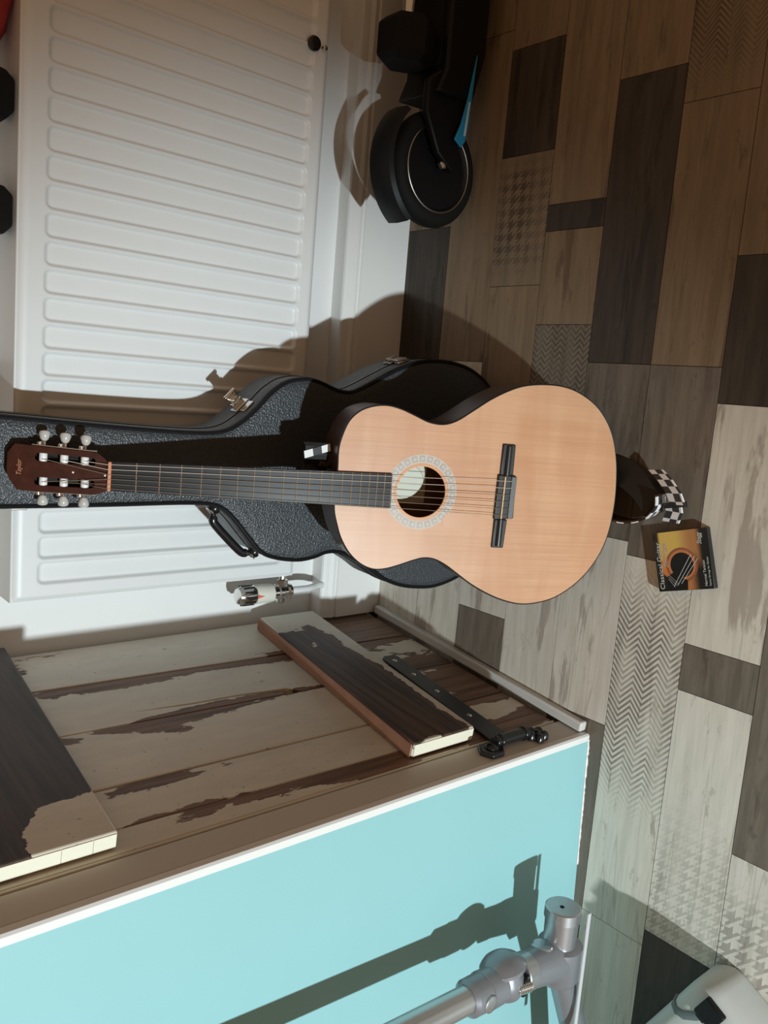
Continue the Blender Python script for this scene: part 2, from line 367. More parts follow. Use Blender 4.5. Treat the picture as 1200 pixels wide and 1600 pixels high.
for i in range(5):
    g = .0016 if i < 4 else .0008
    a = lambda z: js(i, z) + g
    b = lambda z: js(i + 1, z) - g
    if i == 1:   # the split board: a tapering crack opens from its edge
        poly = [(a(DZ0), DZ0), (b(DZ0), DZ0), (b(.45), .45), (.2425, .462), (.2475, .55), (.2445, .655), (.2345, .765), (.2410, .655), (.2435, .55), (.2375, .458), (b(.436) - .02, .44), (b(.44) - .004, .43)]
        poly = [(a(DZ0), DZ0), (b(DZ0), DZ0), (b(.43), .43), (b(.43) - .022, .452), (.2480, .55), (.2445, .655), (.2345, .77), (.2475, .655), (.2525, .55), (b(.47) - .012, .468), (b(.47), .47), (b(DZ1), DZ1), (a(DZ1), DZ1)]
    else:
        poly = [(a(DZ0), DZ0), (b(DZ0), DZ0), (b(DZ1), DZ1), (a(DZ1), DZ1)]
    e = []
    if i > 0: e.append((bs[i] + .012, .16))
    if i < 4: e.append((bs[i + 1] + .014, .14 if i != 2 else .05))
    mt = peel('flaking cream board paint %d' % i, CREAM, W1, W2, e, 0, .045, None, [(.42, .10, .20 if i < 3 else .10)], 0, -.02 if i not in (2, 3) else -.05, 6.5, 3.1 * i + 1.7)
    q = MB(); q.prism(poly, -.024, -.0015 - .001 * (i % 2), lambda s, z, o: D(s, z, o))
    q.build('plank', mt, door, bevel=.0016, seg=2, world=True)
# narrow lit bead at the hanging edge
q = MB(); q.prism([(.5845, DZ0), (.5895, DZ0), (.5895, DZ1), (.5845, DZ1)], -.024, .0, lambda s, z, o: D(s, z, o))
q.build('edge_bead', wall_mat('cream bead paint', (0.62, 0.56, 0.46)), door, bevel=.0012, world=True)
# ledges (cross battens)
led_dark = peel('dark bare ledge', CREAM, WD1, WD2, [(.52, -.30)], 0, .17, 'h', [(1.0, 1.06, .25)], 0, .30, 5.0, 4.4, (1, 1, .9))
led_low = peel('lower ledge flaking paint', CREAM, WD1, (0.13, 0.075, 0.055), [(.60, -.10), (.0, -.26)], 0, .14, 'h', [(.275, .225, -.30)], 0, .22, 6.0, 8.3, (1, 1, .8))
endc = wall_mat('chipped cream end grain paint', (0.80, 0.76, 0.62), .5, .3)
def ledge(pts, off, mat, s1, cuts):
    q = MB(); q.prism(pts, 0.0, off, lambda s, z, o: D(s, z, o)); o = q.build('ledge', mat, door, bevel=.0035, seg=3, world=True)
    (sa, za), (sb, zb) = s1
    q = MB()
    for c0_, c1_ in zip(cuts, cuts[1:]):     # the cracked paint on the end face comes in flakes
        z0 = za + (zb - za) * c0_ + .0004; z1 = za + (zb - za) * c1_ - .0004
        f = lambda z: sa + (sb - sa) * (z - za) / (zb - za)
        q.prism([(f(z0), z0), (f(z0) + .0016, z0), (f(z1) + .0016, z1), (f(z1), z1)], .0035, off - .0025, lambda s, z, o: D(s, z, o))
    q.build('end_paint', endc, o, world=True)
ledge([(-.035, .895), (.571, .931), (.571, 1.10), (-.035, 1.075)], .026, led_dark, ((.571, .933), (.571, 1.098)), (0, .19, .44, .90, 1))
ledge([(-.01, .205), (.571, .247), (.571, .400), (-.01, .352)], .028, led_low, ((.571, .249), (.571, .398)), (0, 1))
q = MB(); q.prism([(-.008, .3545), (.569, .4015), (.569, .4040), (-.008, .3570)], .001, .0265, lambda s, z, o: D(s, z, o)); q.build('ledge_edge', plain('bare pine edge', (0.34, 0.17, 0.105), .55, var=.3), door, world=True)
# strap hinge
hg = MB(); hp = [(.232, .139), (.224, .147), (.222, .171), (.230, .181), (.600, .221), (.600, .170)]
hg.prism(hp, .001, .0055, lambda s, z, o: D(s, z, o))
h = hg.build('hinge', M_iron, door, bevel=.0012, world=True)
for s_, z_ in ((.25, .162), (.32, .169), (.40, .175), (.505, .187)):
    MB().lathe(D(s_, z_, .005), DN, [(0, .0055), (.0012, .005), (.002, .003), (.0023, .0008)], 12).build('screw', M_chrome, h, smooth=True, world=True)
q = MB(); q.cyl(D(.612, .140, .014), D(.612, .232, .014), .011, n=20); q.cyl(D(.612, .150, .014), D(.612, .156, .014), .0135, n=20); q.cyl(D(.612, .214, .014), D(.612, .222, .014), .0135, n=20)
q.build('hinge_knuckle', M_blackgloss, h, smooth=True, bevel=.002, world=True)
q = MB(); q.prism([(.598, .222), (.622, .218), (.640, .232), (.640, .262), (.618, .275), (.598, .262)], .0, .009, lambda s, z, o: D(s, z, o)); q.lathe(D(.617, .245, .008), DN, [(0, .014), (.004, .012), (.008, .006), (.009, .001)], 16)
q.build('hinge_cup', M_blackgloss, h, bevel=.003, seg=3, world=True)
q = MB()
for k in range(5):
    a = k * 2 * math.pi / 5 + .4; q.lathe(D(.619 + .013 * math.cos(a), .118 + .015 * math.sin(a), .002), DN, [(0, .0095), (.008, .009), (.013, .006), (.015, .001)], 14)
q.lathe(D(.619, .118, .002), DN, [(0, .012), (.010, .011), (.014, .005), (.015, .001)], 14)
q.build('hinge_finial', M_blackgloss, h, smooth=True, world=True)

# ------------------------------------------------------------------ radiator
RX0, RX1, RZ0, RZ1, RY = -.368, .93, .345, .928, -.112
rad = empty('radiator', (.28, -.03, .345)); setp(rad, 'white double panel radiator with vertical pressed channels on the back wall', 'radiator')
pitch = .0448; g0 = .513
xs = [RX0, RX0 + .004]
x = RX0 + .008
while x < RX1 - .008: xs.append(x); x += .0020
xs += [RX1 - .004, RX1]
zs = [RZ0, RZ0 + .003, RZ0 + .008, RZ0 + .014]
z = RZ0 + .018
while z < RZ0 + .070: zs.append(z); z += .003
while z < RZ1 - .075: zs.append(z); z += .03
while z < RZ1 - .016: zs.append(z); z += .003
zs += [RZ1 - .010, RZ1 - .005, RZ1]
CW, CZ0, CZ1, CD = .0185, RZ0 + .038, RZ1 - .045, .0068
def sm(a, b, t):
    t = min(1, max(0, (t - a) / (b - a))); return t * t * (3 - 2 * t)
def depth(x, z):
    k = round((x - (g0 + .0195)) / pitch); cx = g0 + .0195 + k * pitch
    d0 = 0
    if RX0 + .03 < cx < RX1 - .03:
        hx = CW - .010; dx = abs(x - cx) - hx; cz = (CZ0 + CZ1) / 2; dz = abs(z - cz) - ((CZ1 - CZ0) / 2 - .010)
        sd = math.hypot(max(dx, 0), max(dz, 0)) + min(max(dx, dz), 0) - .010
        d0 = CD * (1 - sm(-.0030, .0022, sd))
    e = min(x - RX0, RX1 - x, z - RZ0, RZ1 - z)
    return d0 + .008 * (1 - sm(0, .010, e))
q = MB(); nx, nz = len(xs), len(zs)
q.add([(x, RY + depth(x, z), z) for z in zs for x in xs], [(j * nx + i, j * nx + i + 1, (j + 1) * nx + i + 1, (j + 1) * nx + i) for j in range(nz - 1) for i in range(nx - 1)])
q.build('front_panel', M_rad, rad, smooth=True, angle=80, world=True)
q = MB(); q.box((RX0 + .004, RY + .012, RZ0 + .006), (RX1 - .004, RY + .022, RZ1 - .004)); q.build('front_waterway', M_rad, rad, bevel=.004, world=True)
q = MB(); q.box((RX0 + .004, -.012, RZ0 + .004), (RX1 - .004, .006, RZ1 - .004)); q.build('back_panel', M_rad, rad, bevel=.004, world=True)
for xx in (RX0, RX1 - .0015):
    q = MB(); q.box((xx, RY + .006, RZ0 + .012), (xx + .0015, .004, RZ1)); q.build('side_panel', M_rad, rad, world=True)
q = MB(); q.box((RX0, RY + .006, RZ1 - .006), (RX1, .006, RZ1))
q.build('top_cover', M_rad, rad, bevel=.002, world=True)
for xx in (-.2, .75):
    q = MB(); q.box((xx, .004, .42), (xx + .03, WB - .002, .86)); q.build('bracket', M_rad, rad, world=True)
q = MB(); q.lathe((.692, RY - .000, .386), (0, -1, 0), [(0, .014), (.006, .014), (.010, .011), (.011, .006)], 20); q.build('plug', M_blackgloss, rad, smooth=True, world=True)
q = MB(); q.lathe((.690, RY - .002, .362), (0, -1, 0), [(0, .006), (.006, .005), (.007, .002)], 12); q.build('plug_tail', M_chrome, rad, smooth=True, world=True)
# thermostatic valve and pipe
VX, VY = -.428, -.018
vp = MB(); vp.lathe((VX, VY, 0.285), (0, 0, 1), [(0, .0125), (.004, .017), (.010, .0172), (.014, .013), (.022, .013), (.026, .0175), (.036, .0175), (.038, .014), (.052, .013)], 28)
vp.cyl((VX, VY, 0.312), (RX0 + .004, VY, 0.312), .009, n=18); vp.lathe((VX + .016, VY, 0.312), (1, 0, 0), [(0, .0145), (.012, .0145), (.014, .011)], 6); vp.lathe((VX - .014, VY, 0.312), (-1, 0, 0), [(0, .010), (.010, .009), (.013, .004)], 16)
vb = vp.build('valve_body', M_chrome, rad, smooth=True, world=True)
q = MB(); q.lathe((VX, VY, 0.335), (0, 0, 1), [(0, .015), (.004, .0205), (.046, .0215), (.050, .019)], 32); q.build('thermostat_collar', plain('cream plastic', (0.68, 0.66, 0.58), .4), vb, smooth=True, world=True)
q = MB(); prof2 = [(0, .021), (.004, .0225), (.030, .0215), (.040, .017), (.043, .010), (.0435, .001)]; q.lathe((VX, VY, 0.385), (0, 0, 1), prof2, 36); q.build('thermostat_head', M_chrome, vb, smooth=True, world=True)
for k in range(12):
    a = k * math.pi / 6; q = MB(); q.box((-.0022, -.0235, .004), (.0022, -.0205, .032), Matrix.Translation((VX, VY, 0.385)) @ Matrix.Rotation(a, 4, 'Z')); q.build('grip_slot', M_blackgloss, vb, bevel=.001, world=True)
q = MB(); q.add([(VX - .004, VY - .0222, 0.385), (VX + .004, VY - .0222, 0.385), (VX, VY - .0226, 0.369), (VX - .004, VY - .0200, 0.385), (VX + .004, VY - .0200, 0.385), (VX, VY - .0200, 0.369)], [(0, 1, 2), (5, 4, 3), (0, 3, 4, 1), (1, 4, 5, 2), (2, 5, 3, 0)]); q.build('pointer', plain('red print', (0.75, 0.12, 0.09), .5), vb, world=True)
q = MB(); q.tube([(VX, VY, 0.289), (VX, VY, .24), (VX - .001, VY + .010, .215), (VX - .003, VY + .026, .195), (VX - .004, VY + .030, .174)], .0078, 14); q.build('pipe', M_rad, rad, smooth=True, world=True)

# ------------------------------------------------------------------ guitar case
CS = V((-.11, -.345, 0)); CXa = V((1, 0, 0)); CYa = V((0, .10453, .99452)); CZa = V((0, -.99452, .10453))
CMX = Matrix((CXa, CYa, CZa)).transposed().to_4x4(); CMX.translation = CS
case = empty('guitar_case', mat=CMX); setp(case, 'black textured hard guitar case standing upright against the radiator', 'guitar case')
ctr = [(.070, 1.075), (.071, .994), (.063, .837), (.0585, .703), (.062, .641), (.078, .607), (.103, .578), (.135, .549), (.156, .518), (.164, .481), (.161, .453), (.150, .419), (.146, .396), (.150, .370), (.181, .310), (.200, .272), (.217, .219), (.222, .163), (.216, .111), (.202, .071), (.175, .033), (.13, .010), (.06, .001)]
cbl = [(-.075, .001), (-.145, .012), (-.195, .034), (-.226, .060), (-.241, .090), (-.252, .137), (-.251, .182), (-.244, .226), (-.228, .269), (-.205, .304), (-.176, .358), (-.167, .385), (-.167, .410), (-.175, .436), (-.179, .471), (-.173, .517), (-.160, .550), (-.131, .578), (-.099, .606), (-.077, .633), (-.070, .660), (-.068, .710), (-.070, .832), (-.071, .994), (-.070, 1.075), (-.055, 1.094), (0, 1.10), (.055, 1.094)]
cout = catmull(ctr + cbl, 4)
def vinyl(name):
    n = NT(name); p = n.obj(); v = n.voro(n.vm('ADD', p, (0, 0, 0)), 330); k = n.noise(p, 160, 3)
    n.bump(n.math('ADD', n.math('MULTIPLY', v, 1.0), k), 0.55, 0.0016)
    return n.fin(n.mix(k, (0.024, 0.028, 0.033), (0.044, 0.050, 0.058)), .40, spec=.55)
M_vinyl = vinyl('black pebbled vinyl')
def shell(poly, levels):
    """stack of (inset, z) rings closed by flat caps"""
    q = MB(); n = len(poly); rings = [(inset(poly, d), z) for d, z in levels]; vs = []
    for r, z in rings: vs += [(x, y, z) for x, y in r]
    fs = [(j * n + i, j * n + (i + 1) % n, (j + 1) * n + (i + 1) % n, (j + 1) * n + i) for j in range(len(rings) - 1) for i in range(n)]
    fs += [tuple(range(n - 1, -1, -1)), tuple(range((len(rings) - 1) * n, len(rings) * n))]
    return q.add(vs, fs)
shell(cout, [(.004, -.046), (0, -.044), (0, -.010), (.003, -.004), (.008, -.0015), (.016, .0), (.024, .0006)]).build('lid', M_vinyl, case, smooth=True, angle=50)
shell(cout, [(.012, -.125), (.004, -.122), (0, -.115), (0, -.052), (.003, -.050)]).build('shell', M_vinyl, case, smooth=True, angle=50)
MB().tube([(x, y, -.004) for x, y in inset(cout, .0035)], .0042, 8, True, up=(0, 0, 1)).build('lid_piping', M_black, case, smooth=True)
shell(inset(cout, .004), [(0, -.051), (0, -.045)]).build('seam', M_dark, case)
MB().tube([(x, y, -.048) for x, y in inset(cout, .001)], .0028, 6, True, up=(0, 0, 1)).build('valance', M_blackgloss, case, smooth=True)
def near(x, y):
    i = min(range(len(cout)), key=lambda k: (cout[k][0] - x) ** 2 + (cout[k][1] - y) ** 2)
    a, c = cout[i - 1], cout[(i + 1) % len(cout)]; t = V((c[0] - a[0], c[1] - a[1], 0)).normalized(); nrm = V((t.y, -t.x, 0))
    if nrm.dot(V((cout[i][0] - 0, cout[i][1] - y if abs(y) < 2 else 0, 0))) < 0: nrm = -nrm
    p = V((cout[i][0], cout[i][1], 0))
    if nrm.x * p.x < 0: nrm = -nrm
    return p, t, nrm
def latch(x, y, op):
    p, t, nr = near(x, y); fm = Matrix((t, nr, V((0, 0, 1)))).transposed().to_4x4(); fm.translation = p + V((0, 0, -.048))
    q = MB(); q.box((-.017, 0, -.030), (.017, .003, -.004), fm); q.box((-.013, 0, .004), (.013, .003, .022), fm)
    l = q.build('latch', M_chrome, case, bevel=.001)
    q = MB()
    if op:
        q.box((-.012, .003, -.026), (.012, .012, -.016), fm); q.box((-.010, .010, -.024), (.010, .030, -.019), fm); q.cyl(fm @ V((-.013, .028, -.021)), fm @ V((.013, .028, -.021)), .004, n=12); q.box((-.006, .016, -.030), (.006, .020, -.010), fm)
    else:
        q.box((-.012, .003, -.028), (.012, .008, .016), fm); q.cyl(fm @ V((-.013, .007, -.020)), fm @ V((.013, .007, -.020)), .004, n=12)
    q.build('latch_lever', M_chrome, l, bevel=.001)
latch(.103, .578, True); latch(-.176, .44, False); latch(.211, .24, False); latch(-.0705, .955, False)
# carrying handle on the flank
pa, ta, na = near(-.080, .629); pb, tb, nb = near(-.163, .545)
na = nb = V((-.70, .71, 0)).normalized()
ax = (pb - pa).normalized()
q = MB()
pts = [pa + na * .003 + V((0, 0, -.045)), pa + na * .014 + ax * .012 + V((0, 0, -.045)), pa + na * .020 + ax * .025 + V((0, 0, -.045)), pb + na * .020 - ax * .025 + V((0, 0, -.045)), pb + na * .014 - ax * .010 + V((0, 0, -.045)), pb + na * .003 + V((0, 0, -.045))]
q.tube([tuple(p) for p in catmull([tuple(p) for p in pts], 4, False)], [.005] * 4 + [.008] * 13 + [.005] * 4, 12)
hd = q.build('handle', M_blackgloss, case, smooth=True)
for p in (pa, pb):
    q = MB(); q.lathe(p + V((0, 0, -.045)), na, [(0, .012), (.004, .012), (.009, .009), (.012, .004)], 20); q.build('handle_mount', M_blackgloss, hd, smooth=True)
    q = MB(); q.tube([tuple(p + na * .010 + V((0, 0, -.045)) + ax.cross(V((0, 0, 1))) * 0 + V((0, 0, 1)) * (.009 * math.cos(a)) + ax * (.009 * math.sin(a))) for a in [k * math.pi / 8 for k in range(16)]], .0016, 8, True); q.build('handle_ring', M_chrome, hd, smooth=True)

# ------------------------------------------------------------------ guitar
GS = V((-.127, -.588, .252)); GY = V((.008, .407, .914)).normalized(); GN0 = V((0, -.914, .407)); GX = GY.cross(GN0).normalized(); GN = GX.cross(GY)
GM = Matrix((GX, GY, GN)).transposed().to_4x4(); GM.translation = GS
gt = empty('guitar', mat=GM); setp(gt, 'nylon string acoustic guitar with pale wooden top leaning on the black case', 'guitar')
gout = [(.032, .300), (.064, .301), (.087, .297), (.113, .287), (.131, .270), (.141, .247), (.144, .223), (.140, .199), (.131, .173), (.122, .148), (.120, .122), (.128, .098), (.148, .069), (.168, .041), (.185, .011), (.197, -.019), (.203, -.056), (.203, -.094), (.195, -.128), (.176, -.164), (.150, -.190), (.120, -.208), (.083, -.220), (.048, -.226), (.007, -.229), (-.035, -.227), (-.072, -.220), (-.104, -.207), (-.135, -.186), (-.160, -.160), (-.180, -.128), (-.190, -.095), (-.193, -.062), (-.187, -.028), (-.175, .006), (-.158, .040), (-.140, .068), (-.125, .091), (-.115, .113), (-.113, .133), (-.118, .153), (-.127, .178), (-.134, .202), (-.135, .224), (-.126, .247), (-.108, .268), (-.084, .284), (-.061, .293), (-.036, .300), (-.005, .301)]
gout = catmull(gout, 4)
HC = (.002, .150); HR = .0445
n = NT('spruce top'); p = n.obj(); gr = n.noise(n.vm('MULTIPLY', p, (260, 5, 1)), 1.0, 3); band = n.noise(n.vm('MULTIPLY', p, (3.0, 16.0, 1)), 1.0, 3, .5, None, .6); big = n.noise(n.vm('MULTIPLY', p, (9, 1.2, 1)), 1.0, 3)
col = n.mix(n.step(gr, .3, .7), (0.53, 0.275, 0.145), (0.60, 0.325, 0.175)); col = n.mix(n.math('MULTIPLY', n.step(band, .35, .7), .60), col, (0.47, 0.20, 0.085)); col = n.mix(n.math('MULTIPLY', n.step(big, .4, .7), .35), col, (0.66, 0.40, 0.235))
M_top = n.fin(col, .38, spec=.4)
M_side = plain('dark reddish side wood', (0.055, 0.026, 0.018), .30, var=.25, scale=12)
M_inside = plain('unfinished inner wood', (0.16, 0.075, 0.045), .7, var=.2)
M_ebony = plain('ebony', (0.016, 0.015, 0.015), .34, var=.2)
M_fb = plain('dull ebony fingerboard', (0.020, 0.019, 0.020), .26, var=.2, spec=.13)
M_head = plain('dark rosewood veneer', (0.050, 0.015, 0.009), .25, var=.55, scale=60, spec=.12)
M_nut = plain('orange brown nut', (0.55, 0.20, 0.085), .45)
holed('top', inset(gout, .0016), [circle(*HC, HR, 64)], -.0028, 0, M_top, gt)
MB().tube([(x, y, -.0016) for x, y in inset(gout, .0010)], .0019, 8, True, up=(0, 0, 1)).build('binding', M_ebony, gt, smooth=True)
q = MB(); q.wall(gout, -.098, -.002); q.build('side', M_side, gt, smooth=True, angle=60)
shell(gout, [(.001, -.100), (0, -.098), (.002, -.0975)]).build('back', M_side, gt)
q = MB(); q.add([(x, y, -.0800) for x, y in inset(gout, .004)], [tuple(range(len(gout)))]); q.wall(inset(gout, .0025), -.080, -.003); q.build('inner_lining', M_inside, gt)
holed('hole_edge', circle(*HC, HR + .0022, 64), [circle(*HC, HR - .0004, 64)], -.003, .0003, plain('orange hole edge', (0.62, 0.27, 0.10), .45), gt)
lb = MB().box((-.027, .115, -.0798), (.058, .195, -.0790)).build('label_sheet', plain('cream paper label', (0.66, 0.61, 0.50), .7), gt)
holed('label_ring', [(.010 + .031 * math.cos(t), .150 + .031 * math.sin(t)) for t in [k * math.pi / 20 for k in range(40)]], [[(.010 + .0303 * math.cos(t), .150 + .0303 * math.sin(t)) for t in [k * math.pi / 20 for k in range(40)]]], -.0791, -.0787, plain('brown print', (.22, .19, .14), .7), lb)
q = MB(); q.add([(.010 + .030 * math.cos(t), .150 + .030 * math.sin(t), -.0789) for t in [k * math.pi / 20 for k in range(40)]], [tuple(range(40))]); q.build('label_oval', plain('pale green paper', (0.66, 0.66, 0.55), .7), lb)
# rosette
ros = holed('rosette', circle(*HC, .0645, 72), [circle(*HC, .0500, 72)], -.001, .00025, plain('pale grey rosette inlay', (0.50, 0.42, 0.34), .45), gt)
tile_me = None
M_tile = plain('grey mosaic tile', (0.33, 0.29, 0.26), .4, var=.3, scale=300)
M_tilec = plain('pinkish mosaic centre', (0.46, 0.38, 0.33), .4, var=.2, scale=300)
a0 = math.radians(0)
for k in range(26):
    a = 2 * math.pi * k / 26 + .06
    if math.sin(a) > .93 and 0: continue
    Mr = Matrix.Translation((HC[0], HC[1], 0)) @ Matrix.Rotation(a, 4, 'Z')
    q = MB(); q.box((.0520, -.0050, .0001), (.0625, .0050, .0005), Mr); t = q.build('mosaic_tile', M_tile, ros)
    q = MB(); q.prism([(.0573 + .0032 * math.cos(b), .0032 * math.sin(b)) for b in [j * math.pi / 4 for j in range(8)]], .0004, .0007, lambda x, y, z: Mr @ V((x, y, z))); q.build('mosaic_centre', M_tilec, ros)
# neck, fingerboard, frets, nut
NUTY = .654; FBE = .2035; SC = .654
wf = lambda y: .0225 + (NUTY - y) / (NUTY - FBE) * .0070
fx = lambda y: .0005 + (NUTY - y) * .002
q = MB(); k = 12; vs = []; ys = [NUTY + .004, .60, .50, .40, .33, .312, .300]
for y in ys:
    dz = .0205 if y > .34 else .0205 + (.34 - y) / .04 * .055
    for j in range(k + 1):
        a = math.pi + math.pi * j / k; vs.append((fx(y) + (wf(y) - .0005) * math.cos(a), y, -.0005 + dz * math.sin(a)))
w = k + 1; q.add(vs, [(i * w + j, i * w + j + 1, (i + 1) * w + j + 1, (i + 1) * w + j) for i in range(len(ys) - 1) for j in range(k)] + [tuple(range(w)), tuple(range((len(ys) - 1) * w, len(ys) * w))] + [(i * w, (i + 1) * w, (i + 1) * w + k, i * w + k) for i in range(len(ys) - 1)])
q.build('neck', M_side, gt, smooth=True, angle=60)
q = MB(); q.prism([(fx(FBE) - wf(FBE), FBE), (fx(FBE) + wf(FBE), FBE + .002), (fx(NUTY) + wf(NUTY), NUTY), (fx(NUTY) - wf(NUTY), NUTY)], .0, .0055); fb = q.build('fingerboard', M_fb, gt, bevel=.0006)
for f in range(1, 21):
    y = SC * 2 ** (-f / 12)
    # measured against the photograph: the twelfth fret sits slightly below the middle
    q = MB(); q.cyl((fx(y) - wf(y) + .0004, y, .0053), (fx(y) + wf(y) - .0004, y, .0053), .00105, n=8); q.build('fret', plain('nickel fret', (0.72, 0.68, 0.58), .25, 1.0) if f == 1 else bpy.data.materials['nickel fret'], fb, smooth=True)
MB().box((fx(NUTY) - wf(NUTY), NUTY, 0), (fx(NUTY) + wf(NUTY), NUTY + .0052, .0085)).build('nut', M_nut, gt, bevel=.0008)
# slotted head
hp = [(.0225, .660), (.027, .664), (.0325, .672), (.0355, .680), (.0415, .790), (.0395, .7925), (.027, .801), (-.004, .801), (-.012, .797), (-.0265, .787), (-.0285, .766), (-.0295, .680), (-.0275, .671), (-.0225, .660)]
def slot(cx, y0, y1, r=.0062, lean=0):
    o = []
    for j in range(9): a = math.pi + math.pi * j / 8; o.append((cx + r * math.cos(a), y0 + r * math.sin(a)))
    for j in range(9): a = math.pi * j / 8; o.append((cx + lean + r * math.cos(a), y1 + r * math.sin(a)))
    return o
head = holed('headstock', hp, [slot(.0208, .683, .757, lean=.003), slot(-.0134, .683, .757, lean=.0007)], -.018, .002, M_head, gt)
q = MB(); q.box((.013, .676, -.0185), (.031, .768, -.0165)); q.box((-.021, .676, -.0185), (-.005, .768, -.0165)); q.build('slot_backing', M_dark, head)
M_pearl = plain('pearl grey button', (0.50, 0.48, 0.45), .2)
M_bone = plain('white plastic roller', (0.82, 0.80, 0.80), .4)
for y, dx in ((.752, .0240), (.7225, .0222), (.693, .0205), (.751, -.0130), (.722, -.0134), (.692, -.0138)):
    q = MB(); q.lathe((dx - .0086, y, -.004), (1, 0, 0), [(0, .0052), (.001, .006), (.0162, .006), (.0172, .0052)], 16); q.build('roller', M_bone, head, smooth=True, angle=50)
for sx in (1, -1):
    e = (lambda y: .0362 + (y - .68) * .054) if sx > 0 else (lambda y: -.0292 + (y - .68) * .012)
    q = MB(); q.prism([(e(.676) + sx * .0002, .676), (e(.768) + sx * .0002, .768), (e(.768) + sx * .0014, .768), (e(.676) + sx * .0014, .676)], -.015, -.001); pl = q.build('tuner_plate', M_chrome, head)
    for y in (.752, .7225, .693):
        q = MB(); q.cyl((e(y) + sx * .001, y, -.010), (e(y) + sx * .008, y, -.012), .0024, n=10); q.lathe((e(y) + sx * .0014, y + .006, -.008), (sx, 0, 0), [(0, .0045), (.004, .0045), (.005, .003)], 14)
        t = q.build('tuner_gear', M_chrome, pl, smooth=True)
        q = MB(); bx = e(y) + sx * .016; q.lathe((e(y) + sx * .007, y, -.0125), (sx, 0, -.25), [(0, .003), (.003, .006), (.010, .0085), (.014, .0075), (.016, .003)], 16); q.build('tuner_button', M_pearl, pl, smooth=True)
lettering('maker_lettering', 'Taylor', .0098, plain('orange inlay', (0.45, 0.17, 0.07), .5), head, Matrix.Translation((-.0055, .7815, .0021)), .0001, .25, xscale=.92)
# bridge
bp = [(.094, .0085), (.0945, -.0155), (.040, -.0215), (.036, -.0245), (-.026, -.0265), (-.037, -.0220), (-.0385, -.0140), (-.0895, -.0125), (-.0895, .0100), (-.039, .0105), (-.036, .0120), (.039, .0118), (.0425, .0085)]
def wing(poly): return poly
br = MB().prism([(.0945, .0085), (.0945, -.0155), (.040, -.0165), (.040, .0085)], 0, .0042).prism([(-.0385, -.0145), (-.0895, -.0125), (-.0895, .0100), (-.0385, .0100)], 0, .0042).prism([(.0405, .0118), (.040, -.0225), (-.036, -.0250), (-.0390, .0120)], 0, .0060).build('bridge', M_ebony, gt, bevel=.0018, seg=3)
for a, b, c, d in ((.040, .091, .0072, -.0145), (-.086, -.0385, .0085, -.0115)):
    q = MB(); q.tube([(a, (c + d) / 2, .0035), ((a + b) / 2, (c + d) / 2, .0035), (b, (c + d) / 2, .0030)], .0060, 14, flat=1.0, up=(0, 0, 1)); q.build('bridge_wing', M_ebony, br, smooth=True)
MB().box((-.037, -.0012, .005), (.038, .0014, .0095)).build('saddle', plain('tan saddle', (0.62, 0.42, 0.22), .5), br, bevel=.0005)
q = MB(); q.box((-.036, -.0225, .0055), (.0385, -.0125, .0085)); q.build('tie_block', plain('grey tie block', (0.11, 0.11, 0.115), .4), br, bevel=.001)
# strings
sx0 = [-.0185, -.0112, -.0037, .0037, .0112, .0187]; sx1 = [-.0300, -.0182, -.0060, .0062, .0184, .0305]
M_st = plain('silver wound string', (0.62, 0.57, 0.50), .30, .9); M_ny = plain('clear nylon string', (0.60, 0.50, 0.42), .25)
for k in range(6):
    top = (sx0[k] + .0005, NUTY + .002, .0088)
    # landscape view: treble strings lie towards the wall side of the neck
    r = (.00042, .00045, .00052, .00058, .00050, .00048)[k]
    yy = (.692, .722, .751)[k if k < 3 else 5 - k] if 1 else .7
    rx = (-.0134 if k < 3 else .0215)
    q = MB(); q.tube([(rx, yy + .002, .0025), (sx0[k], NUTY + .005, .0086), top, (sx1[k], .001, .0098), (sx1[k], -.011, .0085), (sx1[k], -.0235, .0060)], r, 6); q.build('string', M_st if k < 4 else M_ny, gt, smooth=True)
q = MB(); pk = catmull([(-.033, .100), (-.033, .050), (-.046, .019), (-.058, .050), (-.060, .085), (-.052, .104)], 5); q.prism(pk, .0001, .0004); q.build('pickguard', plain('clear glossy pickguard', (0.57, 0.30, 0.165), .32), gt)
q = MB(); q.lathe((.005, -.228, -.048), (0, -1, 0), [(0, .006), (.003, .006), (.006, .0035), (.012, .0045), (.014, .003)], 16); q.build('end_pin', M_blackgloss, gt, smooth=True)
for x_, y_ in ((.0035, .709), (.0012, .663)):
    q = MB(); q.lathe((x_, y_, .002), (0, 0, 1), [(0, .0016), (.0006, .0013), (.0009, .0004)], 10); q.build('head_pin', M_bone, head, smooth=True)

